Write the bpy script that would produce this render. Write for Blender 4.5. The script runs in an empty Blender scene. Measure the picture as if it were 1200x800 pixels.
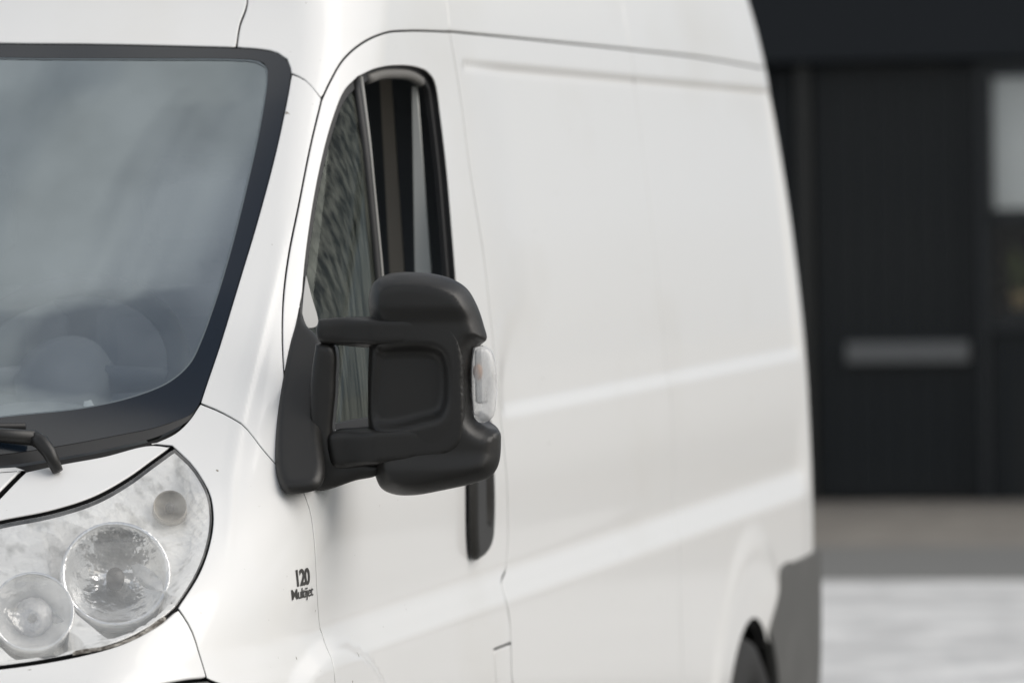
import bpy, math, random
import numpy as np
from mathutils import Vector
from mathutils.geometry import delaunay_2d_cdt
R = math.radians
sc = bpy.context.scene
COL = sc.collection
random.seed(4)

# ------------------------------------------------------------------ camera
cam_d = bpy.data.cameras.new('camera'); cam = bpy.data.objects.new('camera', cam_d); COL.objects.link(cam)
cam.location = (3.2028, -7.5963, 1.7387)
yaw, pitch, roll, fpx = .21562, .02724, .01667, 6325.4
fw = Vector((-math.sin(yaw)*math.cos(pitch), math.cos(yaw)*math.cos(pitch), -math.sin(pitch)))
rt = Vector((math.cos(yaw), math.sin(yaw), 0)); up = rt.cross(fw)
r2 = rt*math.cos(roll)-up*math.sin(roll); u2 = rt*math.sin(roll)+up*math.cos(roll)
from mathutils import Matrix
cam.matrix_world = Matrix.Translation(cam.location) @ Matrix((r2, u2, -fw)).transposed().to_4x4()
cam_d.sensor_width = 36; cam_d.lens = 36*fpx/1200
cam_d.clip_start = .1; cam_d.clip_end = 3000
cam_d.dof.use_dof = True; cam_d.dof.focus_distance = 8.75; cam_d.dof.aperture_fstop = 4.3
sc.camera = cam

# ------------------------------------------------------------------ sky and sun (bright overcast)
CLX, CLY = 2.27, 0.1
SUN_EL, SUN_AZ = 37, 88          # degrees; azimuth measured from +y towards +x
w = bpy.data.worlds.new('World'); sc.world = w; w.use_nodes = True
nt = w.node_tree; nt.nodes.clear()
out = nt.nodes.new('ShaderNodeOutputWorld'); bg = nt.nodes.new('ShaderNodeBackground')
sky = nt.nodes.new('ShaderNodeTexSky'); sky.sky_type = 'NISHITA'; sky.sun_disc = False
sky.sun_elevation = R(SUN_EL); sky.sun_rotation = R(SUN_AZ); sky.air_density = 1.0; sky.dust_density = 2.5
tc = nt.nodes.new('ShaderNodeTexCoord')
nz = nt.nodes.new('ShaderNodeTexNoise'); nz.inputs['Scale'].default_value = 4.5; nz.inputs['Detail'].default_value = 4; nz.inputs['Roughness'].default_value = .5
cr = nt.nodes.new('ShaderNodeValToRGB'); cr.color_ramp.elements[0].position = .44; cr.color_ramp.elements[1].position = .57
cr.color_ramp.elements[0].color = (.25,.25,.25,1); cr.color_ramp.elements[1].color = (1,1,1,1)
nz2 = nt.nodes.new('ShaderNodeTexNoise'); nz2.inputs['Scale'].default_value = 3.0; nz2.inputs['Detail'].default_value = 5
cl = nt.nodes.new('ShaderNodeValToRGB'); cl.color_ramp.elements[0].position = .42; cl.color_ramp.elements[1].position = .62
cl.color_ramp.elements[0].color = (4.6,5.2,6.0,1); cl.color_ramp.elements[1].color = (13.6,13.2,12.5,1)
mx = nt.nodes.new('ShaderNodeMix'); mx.data_type = 'RGBA'
L = nt.links.new
mpw = nt.nodes.new('ShaderNodeMapping'); mpw.inputs['Location'].default_value = (CLX, CLY, 0)
L(tc.outputs['Generated'], mpw.inputs[0]); L(mpw.outputs[0], nz.inputs['Vector'])
L(mpw.outputs[0], nz2.inputs['Vector'])
L(nz.outputs['Fac'], cr.inputs[0]); L(nz2.outputs['Fac'], cl.inputs[0])
L(cr.outputs[0], mx.inputs[0]); L(sky.outputs[0], mx.inputs[6]); L(cl.outputs[0], mx.inputs[7])
L(mx.outputs[2], bg.inputs[0]); bg.inputs[1].default_value = .087
L(bg.outputs[0], out.inputs[0])
sd = bpy.data.lights.new('sun', 'SUN'); sd.energy = 2.1; sd.angle = R(54); sd.color = (1,.958,.90)
sun = bpy.data.objects.new('sun', sd); COL.objects.link(sun)
az, el = R(SUN_AZ), R(SUN_EL)
sdir = Vector((math.sin(az)*math.cos(el), math.cos(az)*math.cos(el), math.sin(el)))
sun.rotation_euler = sdir.to_track_quat('Z', 'Y').to_euler(); sun.location = (0, 0, 30)
sc.view_settings.view_transform = 'Standard'; sc.view_settings.look = 'None'
sc.view_settings.exposure = .05; sc.view_settings.gamma = 1
sc.cycles.max_bounces = 10; sc.cycles.transparent_max_bounces = 16; sc.cycles.glossy_bounces = 5
sc.cycles.caustics_reflective = False; sc.cycles.caustics_refractive = False

# ------------------------------------------------------------------ materials
def mat(name, col, rough=.5, metal=0, coat=0, spec=.5, bump=None, var=None, speck=False):
    m = bpy.data.materials.new(name); m.use_nodes = True
    n = m.node_tree; b = n.nodes['Principled BSDF']
    b.inputs['Base Color'].default_value = (*col, 1); b.inputs['Roughness'].default_value = rough
    b.inputs['Metallic'].default_value = metal; b.inputs['Coat Weight'].default_value = coat
    b.inputs['Coat Roughness'].default_value = .06; b.inputs['Specular IOR Level'].default_value = spec
    t = n.nodes.new('ShaderNodeTexCoord')
    if var:                                   # (scale, strength, second colour, stretch)
        s, lo, c2, st = var
        mp = n.nodes.new('ShaderNodeMapping'); mp.inputs['Scale'].default_value = st
        z = n.nodes.new('ShaderNodeTexNoise'); z.inputs['Scale'].default_value = s; z.inputs['Detail'].default_value = 6
        r = n.nodes.new('ShaderNodeValToRGB'); r.color_ramp.elements[0].position = lo; r.color_ramp.elements[1].position = min(lo+.25, 1)
        r.color_ramp.elements[0].color = (*col, 1); r.color_ramp.elements[1].color = (*c2, 1)
        n.links.new(t.outputs['Object'], mp.inputs[0]); n.links.new(mp.outputs[0], z.inputs['Vector'])
        n.links.new(z.outputs['Fac'], r.inputs[0]); n.links.new(r.outputs[0], b.inputs['Base Color'])
    if speck:
        z = n.nodes.new('ShaderNodeTexNoise'); z.inputs['Scale'].default_value = 55; z.inputs['Detail'].default_value = 3
        r = n.nodes.new('ShaderNodeMapRange'); r.inputs[1].default_value = .745; r.inputs[2].default_value = .78
        q = n.nodes.new('ShaderNodeMix'); q.data_type = 'RGBA'; q.inputs[7].default_value = (.25,.22,.18,1)
        src = b.inputs['Base Color'].links[0].from_socket
        n.links.new(t.outputs['Object'], z.inputs['Vector']); n.links.new(z.outputs['Fac'], r.inputs[0]); n.links.new(r.outputs[0], q.inputs[0])
        n.links.new(src, q.inputs[6]); n.links.new(q.outputs[2], b.inputs['Base Color'])
    if bump:
        s, d = bump[:2]; st = bump[2] if len(bump) > 2 else (1, 1, 1)
        mp = n.nodes.new('ShaderNodeMapping'); mp.inputs['Scale'].default_value = st
        z = n.nodes.new('ShaderNodeTexNoise'); z.inputs['Scale'].default_value = s; z.inputs['Detail'].default_value = 3
        u = n.nodes.new('ShaderNodeBump'); u.inputs['Strength'].default_value = 1; u.inputs['Distance'].default_value = d
        n.links.new(t.outputs['Object'], mp.inputs[0]); n.links.new(mp.outputs[0], z.inputs['Vector'])
        n.links.new(z.outputs['Fac'], u.inputs['Height']); n.links.new(u.outputs[0], b.inputs['Normal'])
        if coat: n.links.new(u.outputs[0], b.inputs['Coat Normal'])
    return m
def glass(name, tint, dust_sheen, dcol=(.5,.5,.5), bump=None, ior=1.5, rough=.0, boost=1.0, dvar=None, rc=(1,1,1)):
    """thin pane: tinted transparency, Fresnel reflection and a film of dust"""
    m = bpy.data.materials.new(name); m.use_nodes = True; n = m.node_tree; n.nodes.clear()
    o = n.nodes.new('ShaderNodeOutputMaterial'); tr = n.nodes.new('ShaderNodeBsdfTransparent'); tr.inputs[0].default_value = (*tint, 1)
    gl = n.nodes.new('ShaderNodeBsdfGlossy'); gl.inputs['Roughness'].default_value = rough; gl.inputs[0].default_value = (*rc, 1)
    df = n.nodes.new('ShaderNodeBsdfDiffuse'); df.inputs[0].default_value = (*dcol, 1)
    fr = n.nodes.new('ShaderNodeFresnel'); fr.inputs[0].default_value = ior
    # a thin pane mirrors alike from both sides: undo the Fresnel node's switch to 1/ior on the inner face
    ge = n.nodes.new('ShaderNodeNewGeometry'); mi = n.nodes.new('ShaderNodeMapRange'); mi.inputs[3].default_value = ior; mi.inputs[4].default_value = 1/ior
    n.links.new(ge.outputs['Backfacing'], mi.inputs[0]); n.links.new(mi.outputs[0], fr.inputs[0])
    ml = n.nodes.new('ShaderNodeMath'); ml.operation = 'MULTIPLY'; ml.inputs[1].default_value = boost; ml.use_clamp = True
    a = n.nodes.new('ShaderNodeMixShader'); b = n.nodes.new('ShaderNodeMixShader')
    a.inputs[0].default_value = dust_sheen
    n.links.new(tr.outputs[0], a.inputs[1]); n.links.new(df.outputs[0], a.inputs[2])
    n.links.new(fr.outputs[0], ml.inputs[0]); n.links.new(ml.outputs[0], b.inputs[0])
    n.links.new(a.outputs[0], b.inputs[1]); n.links.new(gl.outputs[0], b.inputs[2]); n.links.new(b.outputs[0], o.inputs[0])
    t = n.nodes.new('ShaderNodeTexCoord')
    if dvar:                                  # dust: (scale, stretch, min, max)
        s, st, d0, d1 = dvar
        mp = n.nodes.new('ShaderNodeMapping'); mp.inputs['Scale'].default_value = st
        z = n.nodes.new('ShaderNodeTexNoise'); z.inputs['Scale'].default_value = s; z.inputs['Detail'].default_value = 5
        r = n.nodes.new('ShaderNodeMapRange'); r.inputs[1].default_value = .38; r.inputs[2].default_value = .68
        r.inputs[3].default_value = d0; r.inputs[4].default_value = d1
        n.links.new(t.outputs['Object'], mp.inputs[0]); n.links.new(mp.outputs[0], z.inputs['Vector'])
        n.links.new(z.outputs['Fac'], r.inputs[0]); n.links.new(r.outputs[0], a.inputs[0])
    if bump:
        s, d, st = bump
        mp = n.nodes.new('ShaderNodeMapping'); mp.inputs['Scale'].default_value = st
        z = n.nodes.new('ShaderNodeTexNoise'); z.inputs['Scale'].default_value = s; z.inputs['Detail'].default_value = 3
        u = n.nodes.new('ShaderNodeBump'); u.inputs['Strength'].default_value = 1; u.inputs['Distance'].default_value = d
        n.links.new(t.outputs['Object'], mp.inputs[0]); n.links.new(mp.outputs[0], z.inputs['Vector'])
        n.links.new(z.outputs['Fac'], u.inputs['Height']); n.links.new(u.outputs[0], gl.inputs['Normal']); n.links.new(u.outputs[0], fr.inputs['Normal'])
    return m
M = dict(
 white=mat('white_paint', (.81,.81,.80), .32, coat=.35, bump=(1.6, .0012), var=(2.2,.55,(.75,.74,.71),(1,.5,1)), speck=True),
 rubber=mat('black_rubber', (.012,.012,.013), .55),
 plastic=mat('black_textured_plastic', (.016,.0155,.0145), .42, spec=.5, bump=(900,.00012), var=(3,.5,(.021,.0205,.019),(1,1,1))),
 moulding=mat('grey_bumper_plastic', (.088,.088,.084), .6, bump=(500,.0002), var=(5,.5,(.115,.115,.11),(1,1,1))),
 cowl=mat('cowl_plastic', (.022,.022,.022), .6, bump=(300,.0003)),
 strip=mat('windscreen_rubber_strip', (.035,.035,.035), .6),
 frit=mat('black_ceramic_border', (.006,.011,.019), .12, spec=.6),
 edge_glint=mat('grey_edge_highlight', (.13,.155,.17), .4),  # pale strip paints the highlight along the border's inner edge
 wglass=glass('windscreen_glass', (.88,.92,.95), .2, (.52,.58,.62), boost=3.7, dvar=(2.6,(1,.8,.8),.0,.26), rc=(.78,.91,1)),  # besides dust, the bluish mottled film paints a smoky sky reflection
 sglass=glass('quarter_window_glass', (.55,.60,.56), .05, (.33,.345,.30), dvar=(75,(1,1,.03),.02,.22), boost=.40, rc=(.92,1,.93)),  # upright grey-green streaks in the film paint a blurred tree reflection
 lens=glass('headlight_lens', (.97,.97,.97), .12, (.85,.85,.83), bump=(60,.00015,(1,1,1)), dvar=(22,(1,1,1),.06,.2), boost=1.2),
 clear=glass('clear_plastic', (.97,.97,.97), .25, (.9,.9,.9), rough=.05, dvar=(45,(1,1,.4),.25,.6)),
 chrome=mat('chrome', (.96,.96,.95), .15, metal=.6, bump=(30,.0045)),
 chrome2=mat('satin_housing', (.95,.95,.93), .2, metal=.12, coat=.5, bump=(24,.0035), var=(38,.52,(.42,.42,.40),(1,1,1))),
 amber=mat('amber_bulb', (.50,.24,.10), .35),
 lampcup=mat('brown_grey_lamp_cup', (.42,.39,.34), .35, metal=.3), streak=mat('pale_light_streak', (.42,.42,.41), .5), guide=mat('grey_window_guide', (.26,.26,.245), .5), grey=mat('grey_trim', (.16,.155,.145), .6), belt=mat('grey_belt_trim', (.72,.73,.70), .7), taupe=mat('taupe_trim', (.50,.44,.37), .8),
 dark=mat('dark_interior', (.016,.017,.018), .7), dash=mat('dashboard_plastic', (.15,.155,.16), .6, bump=(200,.0003)),
 seat=mat('seat_fabric', (.17,.18,.19), .9), lining=mat('headlining', (.25,.25,.24), .9),
 steel=mat('dark_steel', (.05,.05,.05), .5, metal=.6), rim=mat('silver_wheel_paint', (.35,.35,.35), .4, metal=.6),
 tyre=mat('tyre_rubber', (.018,.018,.018), .8, bump=(80,.001)),
 red=mat('red_lamp_plastic', (.35,.01,.01), .2, coat=.5), ink=mat('dark_lettering', (.035,.032,.028), .4),
 dirt=mat('lamp_grime', (.07,.06,.05), .9, var=(90,.4,(.42,.40,.36),(1,1,1))), mirror=mat('mirror_silver', (.9,.9,.9), .02, metal=1),
)

# ------------------------------------------------------------------ van body surface: f(x,y,z) > 0 inside the body
def pch(x,y):
    # smooth-ish interpolation (pchip)
    x=np.array(x,float);y=np.array(y,float);h=np.diff(x);d=np.diff(y)/h
    m=np.zeros_like(y);m[0]=d[0];m[-1]=d[-1]
    for i in range(1,len(x)-1):
        if d[i-1]*d[i]>0:
            w1=2*h[i]+h[i-1];w2=h[i]+2*h[i-1]
            m[i]=(w1+w2)/(w1/d[i-1]+w2/d[i])
    def f(t):
        t=np.asarray(t,float);i=np.clip(np.searchsorted(x,t)-1,0,len(x)-2)
        u=np.clip((t-x[i])/h[i],0,1);a=u*u
        return y[i]*(1+2*u)*(1-u)**2+y[i+1]*a*(3-2*u)+h[i]*m[i]*u*(1-u)**2+h[i]*m[i+1]*a*(u-1)
    return f
F_=pch([.25,.4,.55,.75,.9,1.0,1.1,1.2,1.30,1.6,1.9,2.08,2.16,2.25,2.35,2.45,2.53],
       [.10,.02,0,.03,.09,.17,.30,.47,.64,.97,1.30,1.50,1.58,1.68,1.82,2.02,2.45])
A_=pch([.3,.8,1.1,1.3,2.0,2.5],[.14,.17,.22,.24,.20,.12])
W_=pch([.2,.6,.93,.965,1.0,1.04,1.10,1.20,1.33,1.6,1.9,2.08,2.2,2.35,2.45,2.53],
       [.98,1.013,1.020,1.020,1.011,1.001,1.004,1.007,1.002,.98,.945,.92,.895,.85,.79,.62])
WS_=pch([.2,.6,.93,1.2,1.33,1.6,1.9,2.08,2.2,2.35,2.45,2.53],
       [.98,1.011,1.014,1.008,1.002,.98,.945,.92,.895,.85,.79,.62])
K1_=pch([.3,.9,1.15,1.35,1.5,2.0,2.5],[.45,.50,.36,.22,.18,.18,.3])
K2_=pch([.3,.9,1.15,1.35,1.5,2.0,2.5],[.28,.24,.17,.12,.11,.11,.2])
def f0(x,y,z):
    k1=K1_(z);k2=K2_(z)
    e1=(y-F_(z)-A_(z)*x*x)/k1;e2=(W_(z)-x)/k2
    a=np.maximum(1-e1,0);b=np.maximum(1-e2,0)
    return np.where((a>0)&(b>0),1-np.hypot(a,b),np.minimum(e1,e2))*k2

def sst(t,a,b):
    t=np.clip((t-a)/(b-a),0,1);return t*t*(3-2*t)
def fD(x,y,z):
    # relief of the pressed side panels
    d=-.008*sst(z,1.31,1.345)*(1-sst(z,1.975,1.993))*sst(y,2.33,2.42+.36*sst(z,1.36,1.6))*(1-sst(y,5.80,5.86))
    rf=np.hypot(y-.948,z-.35); rr=np.hypot(y-4.983,z-.35)
    d=d+.015*(1-sst(rf,.635,.672))*sst(x,.85,.98)+.008*(1-sst(rr,.53,.61))
    d=d-.006*(1-sst(rr,.36,.52))
    d=d-.005*np.exp(-((z-1.984)/.0065)**2)*sst(y,2.35,2.40)*(1-sst(y,5.84,5.88))
    sr=1.59+(z-1.174)*1.03
    d=d+.0026*np.exp(-((x+y-sr)/.015)**2)*sst(z,1.12,1.28)*(1-sst(z,1.55,1.75))
    d=d+(WS_(z)-W_(z))*sst(y,5.72,5.90)
    return f0(x,y,z)+d


def f_abs(P): return fD(P[:,0], P[:,1], P[:,2])
def solve(s, z):
    """point of the body surface with x + y = s at height z"""
    s = np.asarray(s, float); z = np.asarray(z, float)
    lo = np.full_like(s, -.05); hi = np.full_like(s, 1.3)
    for _ in range(36):
        m = (lo+hi)/2; v = fD(m, s-m, z) > 0
        lo = np.where(v, m, lo); hi = np.where(v, hi, m)
    return np.stack([lo, s-lo, z], 1)
def grad(P, h=.002):
    g = np.empty_like(P)
    for i in range(3):
        d = np.zeros(3); d[i] = h
        g[:, i] = f_abs(P+d)-f_abs(P-d)
    g = -g; return g/np.maximum(np.linalg.norm(g, axis=1), 1e-9)[:, None]
def sig_y(y, z):
    lo, hi = 0., 1.3; y = float(y)
    for _ in range(36):
        m = (lo+hi)/2
        if fD(np.array([m]), np.array([y]), np.array([z]))[0] > 0: lo = m
        else: hi = m
    return (y+lo, z)
def sig_x(x, z):
    lo, hi = -1., 4.
    for _ in range(36):
        m = (lo+hi)/2
        if fD(np.array([x]), np.array([m]), np.array([z]))[0] > 0: hi = m
        else: lo = m
    return (hi+x, z)
def cspl(P, step):
    """Catmull-Rom through the points, resampled at even steps"""
    P = np.array(P, float)
    if len(P) > 2:
        A = np.vstack([2*P[0]-P[1], P, 2*P[-1]-P[-2]]); out = []
        for i in range(1, len(A)-2):
            p0, p1, p2, p3 = A[i-1:i+3]
            k = [max(np.linalg.norm(b-a), 1e-6)**.5 for a, b in ((p0,p1),(p1,p2),(p2,p3))]
            t0, t1 = 0, k[0]; t2 = t1+k[1]; t3 = t2+k[2]
            for t in np.linspace(t1, t2, 12, endpoint=False):
                a1 = (t1-t)/(t1-t0)*p0+(t-t0)/(t1-t0)*p1; a2 = (t2-t)/(t2-t1)*p1+(t-t1)/(t2-t1)*p2; a3 = (t3-t)/(t3-t2)*p2+(t-t2)/(t3-t2)*p3
                b1 = (t2-t)/(t2-t0)*a1+(t-t0)/(t2-t0)*a2; b2 = (t3-t)/(t3-t1)*a2+(t-t1)/(t3-t1)*a3
                out.append((t2-t)/(t2-t1)*b1+(t-t1)/(t2-t1)*b2)
        P = np.vstack(out+[P[-1]])
    d = np.r_[0, np.cumsum(np.linalg.norm(np.diff(P, axis=0), axis=1))]
    n = max(1, int(round(d[-1]/step)))
    t = np.linspace(0, d[-1], n+1)
    return np.stack([np.interp(t, d, P[:, 0]), np.interp(t, d, P[:, 1])], 1)
def ring(segs, step=.014):
    """closed outline from named seams ('-' = reversed) or point lists"""
    out = []
    for sg in segs:
        if isinstance(sg, str):
            q = S[sg.lstrip('-')]; q = q[::-1] if sg[0] == '-' else q
        else: q = sg
        c = cspl(q, step)
        if out and np.linalg.norm(out[-1]-c[0]) < 1e-4: c = c[1:]
        out += list(c)
    if np.linalg.norm(out[0]-out[-1]) < 1e-4: out.pop()
    out = np.array(out)
    a = np.sum(out[:, 0]*np.roll(out[:, 1], -1)-np.roll(out[:, 0], -1)*out[:, 1])
    return out if a > 0 else out[::-1]
def inset(P, d):
    e = np.roll(P, -1, 0)-P; e /= np.maximum(np.linalg.norm(e, axis=1), 1e-9)[:, None]
    n = np.stack([-e[:, 1], e[:, 0]], 1); n0 = np.roll(n, 1, 0)
    m = n+n0; m /= np.maximum((m*m).sum(1), .5)[:, None]/2
    return P+m*d
def inside(pts, P):
    x, y = pts[:, 0][:, None], pts[:, 1][:, None]; a = P; b = np.roll(P, -1, 0); r = np.zeros(len(pts), bool)
    for k in range(0, len(a), 64):
        A, B = a[k:k+64], b[k:k+64]
        c = ((A[:, 1] > y) != (B[:, 1] > y)) & (x < (B[:, 0]-A[:, 0])*(y-A[:, 1])/np.where(B[:, 1] == A[:, 1], 1e-12, B[:, 1]-A[:, 1])+A[:, 0])
        r ^= (c.sum(1) % 2).astype(bool)
    return r
def dist(pts, P):
    best = np.full(len(pts), 1e9); a = P; b = np.roll(P, -1, 0)
    for A, B in zip(a, b):
        e = B-A; t = np.clip(((pts-A)@e)/max(e@e, 1e-12), 0, 1)
        best = np.minimum(best, np.linalg.norm(pts-A-t[:, None]*e, axis=1))
    return best
def fill(outer, holes, rs, rz, extra=None):
    """triangulate the polygon with an even scatter of inner points"""
    lo, hi = outer.min(0), outer.max(0)
    gs = np.arange(lo[0]+rs*.5, hi[0], rs); gz = np.arange(lo[1]+rz*.5, hi[1], rz)
    G = np.array([(a+(rs/2 if j % 2 else 0), b) for j, b in enumerate(gz) for a in gs]).reshape(-1, 2)
    k = inside(G, outer) & (dist(G, outer) > .45*min(rs, rz))
    G = G[k]
    for h in holes:
        G = G[~inside(G, h) & (dist(G, h) > .45*min(rs, rz))]
    parts = [outer]+list(holes); V = np.vstack(parts+([G] if len(G) else [])+([extra] if extra is not None and len(extra) else []))
    edges = []; o = 0
    for q in parts:
        n = len(q); edges += [(o+i, o+(i+1) % n) for i in range(n)]; o += n
    r = delaunay_2d_cdt([Vector(v) for v in V], edges, [], 0, 1e-6)
    v2 = np.array([tuple(v) for v in r[0]]); F = [tuple(f) for f in r[2]]
    C = np.array([v2[list(f)].mean(0) for f in F])
    ok = inside(C, outer)
    for h in holes: ok &= ~inside(C, h)
    # keep the caller's vertex order
    orig = r[3]; remap = {}
    for i, lst in enumerate(orig):
        for j in lst: remap[j] = i
    return v2, [f for f, k in zip(F, ok) if k], remap, o
def mk(name, V, F, mats, parent=None, idx=None, normals=None, smooth=True):
    me = bpy.data.meshes.new(name); me.from_pydata([tuple(map(float, v)) for v in V], [], [tuple(map(int, f)) for f in F])
    for m in (mats if isinstance(mats, (list, tuple)) else [mats]): me.materials.append(m)
    me.polygons.foreach_set('use_smooth', [smooth]*len(me.polygons))
    if idx is not None: me.polygons.foreach_set('material_index', idx)
    me.update()
    if normals is not None: me.normals_split_custom_set_from_vertices([tuple(map(float, n)) for n in normals])
    o = bpy.data.objects.new(name, me); COL.objects.link(o); o.parent = parent
    return o
FL = [0]
def panel(name, segs, m=None, parent=None, rs=.02, rz=.02, holes=(), gap=.002, r=.0035, depth=.016, center=False, off=0., dish=None,
          flange=True, mirror=True, step=.014, seal=None):
    """a sheet of the body surface inside an outline, edges rounded and turned in, a dark seal behind the edge"""
    m = m or M['white']; FL[0] += 1; fd = depth+.0007*(FL[0] % 9)
    O = ring(segs, step); H = [ring(h, step) for h in holes]
    isC = np.zeros(len(O), bool)
    if center:
        P0 = solve(O[:, 0], O[:, 1]); isC = P0[:, 0] < 2e-3
    Oi = inset(O, gap+r)
    if center: Oi[isC, 0] = F_(Oi[isC, 1])
    Hi = [inset(h[::-1], gap+r)[::-1] if False else inset(h, -(gap+r)) for h in H]
    v2, F, remap, nb = fill(Oi, Hi, rs, rz)
    P = solve(v2[:, 0], v2[:, 1])
    if center: P[P[:, 0] < 1.5e-3, 0] = 0
    N = grad(P)
    if center: N[P[:, 0] == 0, 0] = 0; N /= np.linalg.norm(N, axis=1)[:, None]
    if off or dish is not None:
        d = np.full(len(P), off)
        if dish is not None: d = d+dish(v2, P)
        P = P-N*d[:, None]
    V = P.tolist(); NN = N.tolist(); FF = []; MI = []
    for f in F:
        a, b, c = P[f[0]], P[f[1]], P[f[2]]
        if np.cross(b-a, c-a)@N[f[0]] < 0: f = f[::-1]
        FF.append(tuple(f)); MI.append(0)
    o = 0
    for li, lp in enumerate([Oi]+Hi):
        n = len(lp); ids = [remap[o+i] for i in range(n)]; o += n
        B = P[ids]; NB = N[ids]; cb = isC if li == 0 else np.zeros(n, bool)
        T = np.roll(B, -1, 0)-np.roll(B, 1, 0); T /= np.maximum(np.linalg.norm(T, axis=1), 1e-9)[:, None]
        X = np.cross(T, NB); X /= np.maximum(np.linalg.norm(X, axis=1), 1e-9)[:, None]
        if li > 0: X = -X
        X[cb, 0] = 0
        rings = [ids]
        specs = [(r*math.sin(a), r*(1-math.cos(a)), a) for a in (math.pi/6, math.pi/3, math.pi/2)]+[(r, depth, math.pi/2)]
        if flange: specs += [(r, fd, 0), (r+.013, fd, 0)]
        for (sx, dp, a) in specs:
            base = len(V); W = B+X*sx-NB*dp; NW = NB*math.cos(a)+X*math.sin(a)
            W[cb, 0] = 0
            V += W.tolist(); NN += NW.tolist(); rings.append(list(range(base, base+n)))
        for k in range(len(rings)-1):
            A, Bq = rings[k], rings[k+1]
            for i in range(n):
                j = (i+1) % n
                if cb[i] and cb[j]: continue
                f = (A[i], Bq[i], Bq[j], A[j]) if li == 0 else (A[i], A[j], Bq[j], Bq[i])
                FF.append(f); MI.append(1 if k >= 3 else 0)
    V = np.array(V); NN = np.array(NN); mats = [m, seal or M['rubber']]
    if center:
        z0 = np.abs(V[:, 0]) < 1e-6; n = len(V); mp = np.arange(n)+n; mp[z0] = np.arange(n)[z0]
        V2 = V.copy(); V2[:, 0] *= -1; N2 = NN.copy(); N2[:, 0] *= -1
        FF2 = [tuple(mp[list(f)])[::-1] for f in FF]
        return [mk(name, np.vstack([V, V2]), FF+FF2, mats, parent, MI+MI, np.vstack([NN, N2]))]
    res = [mk(name, V, FF, mats, parent, MI, NN)]
    if mirror:
        V2 = V.copy(); V2[:, 0] *= -1; N2 = NN.copy(); N2[:, 0] *= -1
        res.append(mk(name, V2, [f[::-1] for f in FF], mats, MIRP.get(parent, parent) if parent else None, MI, N2))
    return res
MIRP = {}
def pillow(name, poly, O, U, Vv, rr, thick, m, parent, res=.006, fn=None, mirror=False, step=.005, taper=0., back=None):
    """a rounded plate: outline in its own plane, front edge rounded with radius rr, sides going back by thick"""
    U = np.array(U); Vv = np.array(Vv); Nn = np.cross(U, Vv); O = np.array(O)
    pts = np.array(poly)
    q = cspl(np.vstack([pts, pts[:1]]), step)[:-1]
    a = np.sum(q[:, 0]*np.roll(q[:, 1], -1)-np.roll(q[:, 0], -1)*q[:, 1])
    if a < 0: q = q[::-1]
    ex = []
    for t in (.04, .15, .35, .65):
        g = inset(q, rr*t); g = g[inside(g, q)]; dd = dist(g, q); g = g[dd > rr*t*.8]; ex.append(g)
    v2, F, remap, nb = fill(q, [], res, res, np.vstack(ex))
    d = dist(v2, q); t = np.clip(d/rr, 0, 1)
    h = rr*np.sqrt(np.maximum(1-(1-t)**2, 0))
    if fn is not None: h = h+fn(v2)*np.clip(d/(rr*.6), 0, 1)
    P = O+v2[:, :1]*U+v2[:, 1:]*Vv+h[:, None]*Nn
    V = P.tolist(); FF = []
    for f in F:
        a, b, c = v2[list(f)]
        if (b[0]-a[0])*(c[1]-a[1])-(b[1]-a[1])*(c[0]-a[0]) < 0: f = f[::-1]
        FF.append(tuple(f))
    ids = [remap[i] for i in range(len(q))]; n = len(ids); B = P[ids]; cen = B.mean(0); bk = -Nn if back is None else np.array(back)
    prev = ids
    for tt in (.15, .6, .9, 1.0):
        k = 1-taper*tt**2-(.04 if tt == 1.0 else 0); base = len(V)
        W = cen+(B-cen)*k+bk*thick*tt; V += W.tolist(); cur = list(range(base, base+n))
        for i in range(n):
            j = (i+1) % n; FF.append((prev[i], cur[i], cur[j], prev[j]))
        prev = cur
    FF.append(tuple(prev[::-1]))
    V = np.array(V); res_ = [mk(name, V, FF, m, parent)]
    if mirror:
        V2 = V.copy(); V2[:, 0] *= -1; res_.append(mk(name, V2, [f[::-1] for f in FF], m, MIRP.get(parent, parent)))
    return res_
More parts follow.
